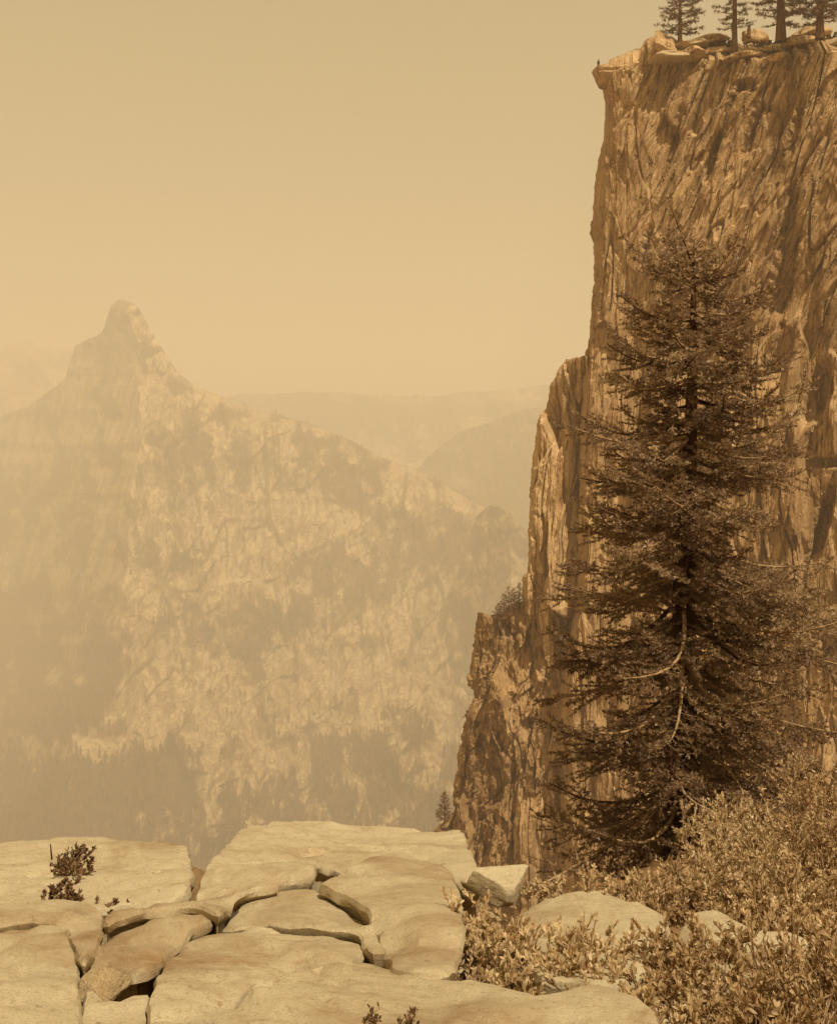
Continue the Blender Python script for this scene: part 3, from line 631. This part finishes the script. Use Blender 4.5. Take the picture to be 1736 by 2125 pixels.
def leaves(P, D, ln, wd, rg):
    """folded oval leaves: base, two sides, tip and a raised keel"""
    n_ = len(P); N = unit(D); s = unit(np.cross(N, rg.normal(size=N.shape))); u = np.cross(s, N)
    l_ = ln * rg.uniform(0.7, 1.25, n_)[:, None]; w_ = wd * rg.uniform(0.7, 1.2, n_)[:, None]
    a = P; b = P + N * l_ * 0.3 + s * w_ + u * w_ * 0.35; b2_ = P + N * l_ * 0.72 + s * w_ * 0.8 + u * w_ * 0.25
    c = P + N * l_; e = P + N * l_ * 0.3 - s * w_ + u * w_ * 0.35; e2 = P + N * l_ * 0.72 - s * w_ * 0.8 + u * w_ * 0.25; m_ = P + N * l_ * 0.5
    V = np.stack([a, b, b2_, c, e2, e, m_], 1).reshape(-1, 3); k = np.arange(n_)[:, None] * 7
    Fc = np.concatenate([k + np.array(x)[None] for x in ([0, 1, 2, 6], [6, 2, 3, 4], [0, 6, 4, 5])])
    return V, Fc

# ------------------------------------------------------------------ the fir in front of the cliff
def fir():
    rg = np.random.default_rng(21); rd = random.Random(21)
    d = 14.5; base = pt(1404, 1905, d); topz = pt(1440, 500, d).z - base.z; topx = pt(1440, 500, d).x - base.x
    e = empty('fir_tree', base, 'tall dark ragged fir standing just below the ledge against the cliff', 'tree')
    tz = np.linspace(-0.3, topz, 40); f = np.clip(tz / topz, 0, 1)
    tx = topx * f + 0.05 * np.sin(f * 9) * f * (1 - f) * 2; ty = 0.04 * np.sin(f * 7)
    rad = 0.245 * (1 - f) ** 0.85 + 0.006 + 0.09 * np.exp(-np.maximum(tz, 0) / 0.35)
    mb = MB(); k = 14; a = np.arange(k) / k * 6.2832
    rr = rad[:, None] * (1 + 0.10 * fbm(np.cos(a)[None] * 1.6, np.sin(a)[None] * 1.6, tz[:, None] * 1.1, 3))
    V = np.stack([tx[:, None] + rr * np.cos(a), ty[:, None] + rr * np.sin(a), np.broadcast_to(tz[:, None], rr.shape)], -1)
    i = np.arange(39)[:, None] * k; j = np.arange(k)[None]; j2 = (j + 1) % k
    mb.add(V.reshape(-1, 3), np.stack([i + j, i + j2, i + k + j2, i + k + j], -1).reshape(-1, 4)); mb.build('trunk', M['bark'], e)
    ENV = [(500, .12), (540, .42), (600, .88), (700, 1.05), (820, 1.32), (900, 1.55), (1050, 1.80), (1250, 1.78), (1450, 1.85), (1600, 1.9), (1720, 1.95), (1800, 1.25), (1850, .7), (1900, .4)]
    nb = 255; zs = 0.42 + (topz - 0.54) * np.linspace(0, 1, nb) ** 0.92 + rg.normal(size=nb) * 0.05
    az = 0.0
    for q in range(nb):
        z0 = float(np.clip(zs[q], 0.35, topz - 0.08)); ff = z0 / topz
        az += 2.39996 + rd.uniform(-0.8, 0.8)
        py = 1905 - (1905 - 500) * ff
        L = float(np.interp(py, [p[0] for p in ENV], [p[1] for p in ENV])) * rd.choice((0.5, 0.7, 0.85, 0.95, 1.05, 1.15)) * rd.uniform(0.88, 1.08)
        L = max(L, 0.18)
        h = np.array([math.cos(az), math.sin(az), 0]); s = np.linspace(0, 1, 9)
        el = np.interp(ff, [0, 0.25, 0.55, 0.85, 1], [-30, -20, -8, 6, 40]) + rd.gauss(0, 10); el = max(el, -34)
        up = rd.uniform(-0.06, 0.20) * L
        wob = rd.uniform(-0.25, 0.25) * L
        sidev = np.array([-h[1], h[0], 0])
        x0 = np.interp(z0, tz, tx); y0 = np.interp(z0, tz, ty)
        P = np.array([x0, y0, z0])[None] + h[None] * (L * s)[:, None] + np.array([0, 0, 1.0])[None] * (math.tan(R(el)) * L * s - 0.10 * L * np.sin(s * math.pi) + up * s ** 3)[:, None] + sidev[None] * (wob * np.sin(s * 2.6))[:, None]
        wood = MB(); r0 = 0.010 + 0.016 * L * (1 - 0.5 * ff)
        wood.tube(P, r0 * (1 - 0.85 * s) + 0.0015, 5)
        A, Bn = [], []
        s0 = 0.10 + 0.16 * (1 - ff) * rd.random()
        nt = int(L * (1 - s0) / 0.055) + 4
        for m in range(nt):
            sm_ = s0 + (1 - s0) * (m + rd.uniform(0, 0.7)) / nt
            p = np.array([np.interp(sm_, s, P[:, c]) for c in range(3)]); i0 = min(int(sm_ * 8), 7); dr = unit(P[i0 + 1] - P[i0])
            sg = 1 if m % 2 else -1
            ang = R(rd.uniform(35, 80)) * sg; lat = unit(np.cross(np.array([0, 0, 1.0]), dr))
            tdir = unit(dr * math.cos(ang) + lat * math.sin(ang) + np.array([0, 0, rd.uniform(-0.75, 0.45)]))
            tl = float(np.clip(L * (0.10 + 0.36 * (1 - sm_) ** 0.8), 0.10, 0.55)) * rd.uniform(0.6, 1.15)
            if rd.random() < 0.08: continue
            pm = p + tdir * tl * 0.5 + np.array([0, 0, -0.03 * tl]); pe = p + tdir * tl + dr * tl * 0.18 + np.array([0, 0, rd.uniform(-0.02, 0.10) * tl])
            wood.tube([p, pm, pe], [0.0042 * (0.5 + tl), 0.003 * (0.5 + tl), 0.001], 3)
            bare = 0.12 if rd.random() > 0.06 else 0.75
            A += [p + (pm - p) * bare, pm]; Bn += [pm, pe]
            ns = int(tl / 0.05)
            for w_ in range(ns):
                t_ = (w_ + 0.8) / (ns + 0.5)
                if t_ < bare: continue
                b0 = p + (pm - p) * t_ * 2 if t_ < 0.5 else pm + (pe - pm) * (t_ * 2 - 1)
                td = unit(pe - p); l2 = unit(np.cross(np.array([0, 0, 1.0]), td)) * (1 if w_ % 2 else -1)
                sl = rd.uniform(0.05, 0.10) * (1.15 - 0.5 * t_)
                A.append(b0); Bn.append(b0 + unit(td * 0.75 + l2 * 0.8 + np.array([0, 0, rd.uniform(-0.15, 0.3)])) * sl)
        A.append(P[-2]); Bn.append(P[-1])
        br = wood.build('branch', M['limb'] if rd.random() < 0.75 else M['bark'], e)
        v_, f_ = needles(np.array(A), np.array(Bn), 0.0090, 0.040, 0.0100, rg)
        tag(mesh('needles', v_, f_, M['needlesunlit' if rd.random() < 0.08 + 0.24 * ff else 'needle'], br, False), kind='stuff')
fir()

# ------------------------------------------------------------------ pines on the plateau and on the buttresses
def pine(name, px, py, d, hgt, rad, spread, bare, label, seed, group, nb=46, leaf=0.5, lean=0.0, low=None):
    rg = np.random.default_rng(seed); rd = random.Random(seed); base = pt(px, py, d)
    e = empty(name, base, label, 'tree', group)
    z = np.linspace(-0.8, hgt, 12); s = np.clip(z / hgt, 0, 1)
    tr = MB(); tr.tube(np.stack([lean * hgt * s, 0 * s, z], -1), rad * (1 - 0.92 * s) + 0.25 * rad * np.exp(-np.maximum(z, 0) / (rad * 2)), 10)
    A, B = [], []
    for q in range(nb):
        f = bare + (1 - bare) * (q + rd.random()) / nb; az = q * 2.4 + rd.uniform(-0.5, 0.5)
        L = spread * (1 - f) ** 0.65 * (0.55 + 0.45 * min(1, (f - bare) * 6 + 0.35)) * rd.uniform(0.55, 1.1) + 0.02 * hgt
        h = np.array([math.cos(az), math.sin(az), 0]); p = np.array([lean * hgt * f, 0, f * hgt])
        dz = rd.uniform(-0.28, 0.12) + 0.5 * max(0, f - 0.6)
        mid = p + h * L * 0.5 + np.array([0, 0, dz * L * 0.5]); end = p + h * L + np.array([0, 0, dz * L * 0.6 + 0.08 * L])
        tr.tube([p, mid, end], [rad * 0.16 * (1 - f) + 0.02, rad * 0.10 * (1 - f) + 0.015, 0.008], 4)
        for m in range(int(5 + L * 3.2)):
            t = rd.uniform(0.25, 1.0); c = p + (mid - p) * t * 2 if t < 0.5 else mid + (end - mid) * (2 * t - 1)
            a2 = az + rd.uniform(-1.3, 1.3); l2 = L * 0.20 * rd.uniform(0.5, 1.3) * (1.2 - 0.5 * t)
            A.append(c); B.append(c + np.array([math.cos(a2), math.sin(a2), rd.uniform(-0.25, 0.25)]) * l2)
    tr.build('trunk', M['pinebark'], e)
    v_, f_ = needles(np.array(A), np.array(B), leaf * 0.16, leaf, leaf * 0.11, rg, 0.5)
    tag(mesh('crown', v_, f_, M['pineneedle'], e, False), kind='stuff')
PG = 'pines on top of the cliff'
pine('pine_tree', 1410, 84, 222, 21, 0.42, 5.2, 0.06, 'full conical pine with branches almost to its foot on the cliff top', 51, PG, 120, 0.6)
pine('pine_tree', 1523, 100, 212, 29, 0.55, 4.0, 0.13, 'slender bare-stemmed pine on the cliff top with a tufted crown', 52, PG, 110, 0.55, 0.004)
pine('pine_tree', 1619, 78, 205, 36, 0.85, 5.5, 0.07, 'thick-trunked pine standing on the brown rock hump', 53, PG, 110, 0.6)
pine('pine_tree', 1700, 72, 198, 22, 0.70, 6.5, 0.10, 'broad low-crowned pine beside the large rounded boulder', 54, PG, 130, 0.65)
BG_ = 'small conifers on the buttress shelf'
pine('conifer', 922, 1704, 240.5, 6.5, 0.16, 2.2, 0.03, 'lone dark spire-shaped conifer on the foot of the lower buttress', 60, None, 80, 0.5)
for k, (px, py, h) in enumerate(((1034, 1286, 3.4), (1045, 1276, 4.6), (1055, 1268, 5.2), (1066, 1262, 4.4), (1077, 1256, 4.8))):
    pine('conifer', px, py, 234.6 + 0.3 * k, h, 0.10, 1.9, 0.05, 'small pale conifer in the row on the shelf of the lower buttress', 61 + k, BG_, 40, 0.42)

# stump by the blocky boulder on top
st_ = MB(); zz = np.linspace(0, 2.4, 6); st_.tube(np.stack([0.05 * zz, 0 * zz, zz], -1), [0.42, 0.36, 0.33, 0.33, 0.30, 0.12], 9)
so_ = st_.build('tree_stump', M['pinebark']); so_.location = pt(1552, 78, 209); tag(so_, 'short broken tree stump beside the dark blocky boulder on the cliff top', 'stump')

# scrub clinging to the lower buttress
def scrub():
    rg = np.random.default_rng(91); m = ((BY > 1470) & (BX < 1120) & (BY < 1860)) & (fbm(BX / 30, BY / 40, 4.0, 3) > 0.05)
    c = BP[m]; c = c[rg.choice(len(c), 420)]
    n_ = rg.integers(3, 8, len(c)); i = np.repeat(np.arange(len(c)), n_)
    p0 = c[i] + rg.normal(size=(len(i), 3)) * 0.18; p1 = p0 + np.stack([rg.normal(size=len(i)) * 0.2, -0.25 + rg.normal(size=len(i)) * 0.15, rg.uniform(0.1, 0.6, len(i))], -1)
    v_, f_ = needles(p0, p1, 0.05, 0.26, 0.05, rg)
    tag(mesh('cliff_scrub', v_, f_, M['pineneedle'], None, False), 'dark scrub clinging to the broken face of the lower buttress', 'scrub', kind='stuff')
scrub()

# ------------------------------------------------------------------ shrubs
def shrub(px, py, y, wid, hgt, label, seed, n_stem=16, mat='leaf', leaf=0.048, per=9, group=None, base_z=None, lean=(0, 0), bare=0.3, name='shrub'):
    rg = np.random.default_rng(seed); rd = random.Random(seed)
    x = (px - CX) / F * y; zb = base_z if base_z is not None else float(ground_z(x, y))
    e = empty(name, (x, y, zb), label, 'shrub', group)
    wood = MB(); P, D = [], []
    for k in range(n_stem):
        a = rd.uniform(0, 6.283); r_ = math.sqrt(rd.random()) * wid * 0.5; top = hgt * (0.55 + 0.5 * rd.random()) * (1 - 0.35 * (2 * r_ / wid) ** 2)
        end = np.array([math.cos(a) * r_ + lean[0] * top, math.sin(a) * r_ + lean[1] * top, top]); b0 = np.array([end[0] * 0.22, end[1] * 0.22, -0.05])
        s = np.linspace(0, 1, 7)
        c = b0[None] * (1 - s)[:, None] + end[None] * s[:, None]; c[:, :2] += (end[:2] - b0[:2])[None] * (0.25 * np.sin(s * math.pi))[:, None]
        c += 0.04 * np.stack([np.sin(s * 6 + a), np.cos(s * 5 + a), 0 * s], -1) * s[:, None]
        wood.tube(c, 0.013 * min(1, hgt) * (1 - 0.8 * s) + 0.002, 5)
        for m in range(rd.randint(5, 8)):
            t = rd.uniform(bare, 1.0); p = np.array([np.interp(t, s, c[:, q]) for q in range(3)])
            a2 = rd.uniform(0, 6.283); dr = unit(np.array([math.cos(a2) * 0.8 + lean[0], math.sin(a2) * 0.8 + lean[1], rd.uniform(0.35, 1.2)])); l_ = rd.uniform(0.12, 0.30) * min(0.6 + 0.5 * hgt, 1.2 * hgt)
            q = p + dr * l_; wood.tube([p, (p + q) / 2 + np.array([0, 0, -0.01]), q], [0.005, 0.004, 0.002], 3)
            tt = rg.uniform(0.15, 1.02, per)[:, None]; P.append(p[None] + (q - p)[None] * tt)
            dd = dr[None] * 0.7 + rg.normal(size=(per, 3)) * 0.55; dd[:, 2] += 0.45; D.append(dd)
    wood.build('stems', M['stem'], e)
    v_, f_ = leaves(np.concatenate(P), np.concatenate(D), leaf, leaf * 0.21, rg)
    tag(mesh('leaves', v_, f_, M[mat], e), kind='stuff')
SG = 'leafy shrubs along the foot of the ledge'
SH = [ # px, y, width, height, stems, material, label
    (1000, 6.5, 0.75, 0.46, 26, 'leaf', 'dense small-leaved shrub against the end of the big smooth slab'),
    (1090, 6.1, 0.9, 0.42, 26, 'leaf', 'leafy shrub below the loose pale block'),
    (1180, 5.9, 0.9, 0.44, 28, 'leaf', 'sunlit pale shrub with bare twisted stems before the whale-backed slab'),
    (1290, 5.9, 0.9, 0.42, 26, 'leaf', 'pale open shrub hiding the foot of the whale-backed slab'),
    (880, 6.0, 0.8, 0.26, 12, 'leaf', 'low sparse shrub creeping at the foot of the big smooth slab'),
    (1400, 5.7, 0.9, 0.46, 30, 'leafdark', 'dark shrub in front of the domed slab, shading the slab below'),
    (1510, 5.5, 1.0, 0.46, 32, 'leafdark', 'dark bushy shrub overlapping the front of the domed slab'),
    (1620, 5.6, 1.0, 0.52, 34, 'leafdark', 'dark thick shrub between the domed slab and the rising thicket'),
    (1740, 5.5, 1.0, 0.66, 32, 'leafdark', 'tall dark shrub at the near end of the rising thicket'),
    (1480, 4.9, 0.9, 0.36, 22, 'leaf', 'low leafy shrub on the front edge of the wide smooth slab'),
    (1640, 4.7, 0.9, 0.50, 24, 'leafdark', 'near shrub with large dim leaves on the front edge of the wide slab'),
    (1690, 7.3, 1.3, 0.60, 34, 'leaf', 'sunlit shrub in the middle of the rising thicket'),
    (1590, 8.3, 1.2, 0.45, 30, 'leaf', 'shrub behind the domed slab on the slope below the fir'),
    (1690, 9.3, 1.5, 0.62, 36, 'leaf', 'high shrub of the thicket beneath the lowest right fir boughs'),
    (1500, 9.6, 1.0, 0.55, 22, 'leaf', 'small pale shrub at the foot of the fir trunk'),
    (1590, 10.6, 1.3, 0.55, 28, 'leaf', 'pale shrub on the slope past the fir trunk'),
    (1790, 8.2, 1.5, 0.85, 36, 'leafdark', 'tallest shrub at the top end of the rising thicket'),
    (1800, 10.8, 1.6, 0.85, 34, 'leafdark', 'shadowy shrub behind the tallest shrub of the thicket'),
    (1310, 8.2, 0.6, 0.50, 16, 'leaf', 'wispy shrub behind the whale-backed slab left of the fir trunk'),
    (1240, 7.7, 0.6, 0.50, 12, 'leaf', 'sprigs rising behind the crest of the whale-backed slab'),
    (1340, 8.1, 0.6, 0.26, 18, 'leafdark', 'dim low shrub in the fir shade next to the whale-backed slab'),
    (1490, 8.6, 0.8, 0.36, 20, 'leaf', 'shrub pressed against the right side of the fir trunk foot'),
    (1370, 5.0, 0.7, 0.34, 20, 'leaf', 'low shrub spilling over the rounded end of the wide smooth slab'),
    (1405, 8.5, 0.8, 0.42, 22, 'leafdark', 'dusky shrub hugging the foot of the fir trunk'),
    (1345, 7.9, 0.6, 0.34, 16, 'leaf', 'small bright shrub between the whale-backed slab and the fir'),
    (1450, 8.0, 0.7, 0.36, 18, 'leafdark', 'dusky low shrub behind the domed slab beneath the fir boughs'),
    (1140, 7.7, 0.4, 0.42, 6, 'leaf', 'few thin sprigs next to the loose pale block'),
]
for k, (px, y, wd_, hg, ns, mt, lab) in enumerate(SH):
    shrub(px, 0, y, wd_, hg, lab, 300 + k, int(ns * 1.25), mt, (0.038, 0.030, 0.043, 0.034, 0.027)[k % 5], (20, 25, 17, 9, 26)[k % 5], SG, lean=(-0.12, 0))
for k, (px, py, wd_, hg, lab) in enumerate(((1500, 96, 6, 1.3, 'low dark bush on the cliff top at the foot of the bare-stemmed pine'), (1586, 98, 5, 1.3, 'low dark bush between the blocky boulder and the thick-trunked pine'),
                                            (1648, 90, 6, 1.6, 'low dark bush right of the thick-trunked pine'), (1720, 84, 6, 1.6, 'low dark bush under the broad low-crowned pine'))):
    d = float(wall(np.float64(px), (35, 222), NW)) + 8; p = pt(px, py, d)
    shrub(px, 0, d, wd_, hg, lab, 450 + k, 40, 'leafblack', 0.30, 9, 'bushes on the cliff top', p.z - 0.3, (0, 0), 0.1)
# tufts on the back slab
for k, (px, py, wd_, hg, ns, lab) in enumerate(((146, 1816, 0.34, 0.19, 12, 'dark windblown shrub rooted on the broad pale slab'), (130, 1862, 0.34, 0.07, 8, 'low dark tuft below the windblown shrub on the broad slab'))):
    p = on_ledge(px, py, 0.06)
    shrub(px, 0, p[1], wd_, hg, lab, 400 + k, ns + 6, 'leafblack', 0.030, 9, None, p[2], (0.25, 0), 0.2)
p = on_ledge(205, 1888, 0.0)
shrub(205, 0, p[1], 0.40, 0.10, 'dark mat of dead leaves caught in the hollow between slabs', 410, 9, 'leafblack', 0.035, 9, None, p[2] - 0.08, (0, 0), 0.1)
p = on_ledge(105, 1795, 0.05); mb = MB(); mb.tube([(0, 0, -0.05), (0.01, 0, 0.06), (0.0, 0, 0.17)], [0.010, 0.008, 0.004], 5)
o = mb.build('dead_stem', M['bark']); o.location = p; tag(o, 'single dead upright stem on the broad pale slab', 'stem')
for k, px in enumerate((772, 850)):
    p = on_ledge(px, 2140, 0.06)
    shrub(px, 0, p[1], 0.10, 0.09, 'tiny dark sprig growing from the wide smooth slab', 420 + k, 5, 'leafblack', 0.022, 5, 'tiny sprigs on the wide slab', p[2], (0, 0), 0.2, 'sprig')

# ------------------------------------------------------------------ the figure on the overhang
def person():
    base = pt(1241, 142.0, 220.5); e = empty('person', base, 'person in dark coat and trousers standing on the tip of the overhanging ledge', 'person')
    V = [(0, 0, .95), (0, 0, 1.12), (0, 0, 1.32), (0, 0, 1.46), (.02, 0, 1.56), (.02, 0, 1.66), (.02, 0, 1.74)]; r_ = [.15, .14, .17, .10, .055, .10, .075]; E = [(i, i + 1) for i in range(6)]
    def chain(root, pts, rs):
        prev = root
        for p_, q in zip(pts, rs): V.append(p_); r_.append(q); E.append((prev, len(V) - 1)); prev = len(V) - 1
        return prev
    chain(0, [(-.10, 0, .88), (-.19, 0, .48), (-.26, .02, .08), (-.27, -.13, .04)], [.09, .065, .045, .035])
    chain(0, [(.10, 0, .88), (.14, 0, .48), (.16, .04, .08), (.15, -.11, .04)], [.09, .065, .045, .035])
    for sg in (-1, 1):
        wr = chain(3, [(sg * .19, 0, 1.42), (sg * .26, .04, 1.14), (sg * .24, -.04, .90), (sg * .24, -.06, .82)], [.065, .05, .035, .035])
        for k in range(4):
            chain(wr, [(sg * (.235 + .006), -.085 + k * .018, .77), (sg * .235, -.09 + k * .018, .735 - .008 * (k in (1, 2)))], [.010, .008])
        chain(wr, [(sg * .225, -.10, .80), (sg * .22, -.115, .775)], [.011, .009])
    me = bpy.data.meshes.new('body'); me.from_pydata(V, E, []); o = bpy.data.objects.new('body', me); COL.objects.link(o); o.parent = e
    me.materials.append(M['coat'])
    md = o.modifiers.new('skin', 'SKIN')
    if not me.skin_vertices: return
    for i, q in enumerate(me.skin_vertices[0].data): q.radius = (r_[i] * (1.25 if i in (1, 2) else 1), r_[i])
    me.skin_vertices[0].data[0].use_root = True
    o.modifiers.new('sub', 'SUBSURF').levels = 1
    hb = MB()
    a = np.linspace(0, math.pi, 9)
    hb.tube(np.stack([.02 + 0 * a, 0 * a, 1.72 + np.linspace(0, .10, 9)], -1), [.17, .17, .105, .10, .10, .098, .09, .07, .01], 12)
    hb.build('hat', M['coat'], e)
person()

# ------------------------------------------------------------------ the air: one closed box of haze round everything
hz = MB()
x0, x1, y0, y1, z0, z1 = -9500, 9500, -2000, 12500, -1010, 640
vv = np.array([(x, y, z) for z in (z0, z1) for y in (y0, y1) for x in (x0, x1)], float)
ff = np.array([[0, 2, 3, 1], [4, 5, 7, 6], [0, 1, 5, 4], [2, 6, 7, 3], [0, 4, 6, 2], [1, 3, 7, 5]])
hm = bpy.data.materials.new('haze'); hm.use_nodes = True; hn = hm.node_tree.nodes; hl = hm.node_tree.links
for q in list(hn):
    if q.type == 'BSDF_PRINCIPLED': hn.remove(q)
pv = hn.new('ShaderNodeVolumePrincipled'); pv.inputs['Color'].default_value = (0.95, 0.82, 0.60, 1); pv.inputs['Density'].default_value = HAZE_DENSITY
pv.inputs['Anisotropy'].default_value = 0.0
hl.new(pv.outputs[0], hn['Material Output'].inputs['Volume'])
tag(mesh('haze', vv, ff, hm, smooth=False), kind='stuff')
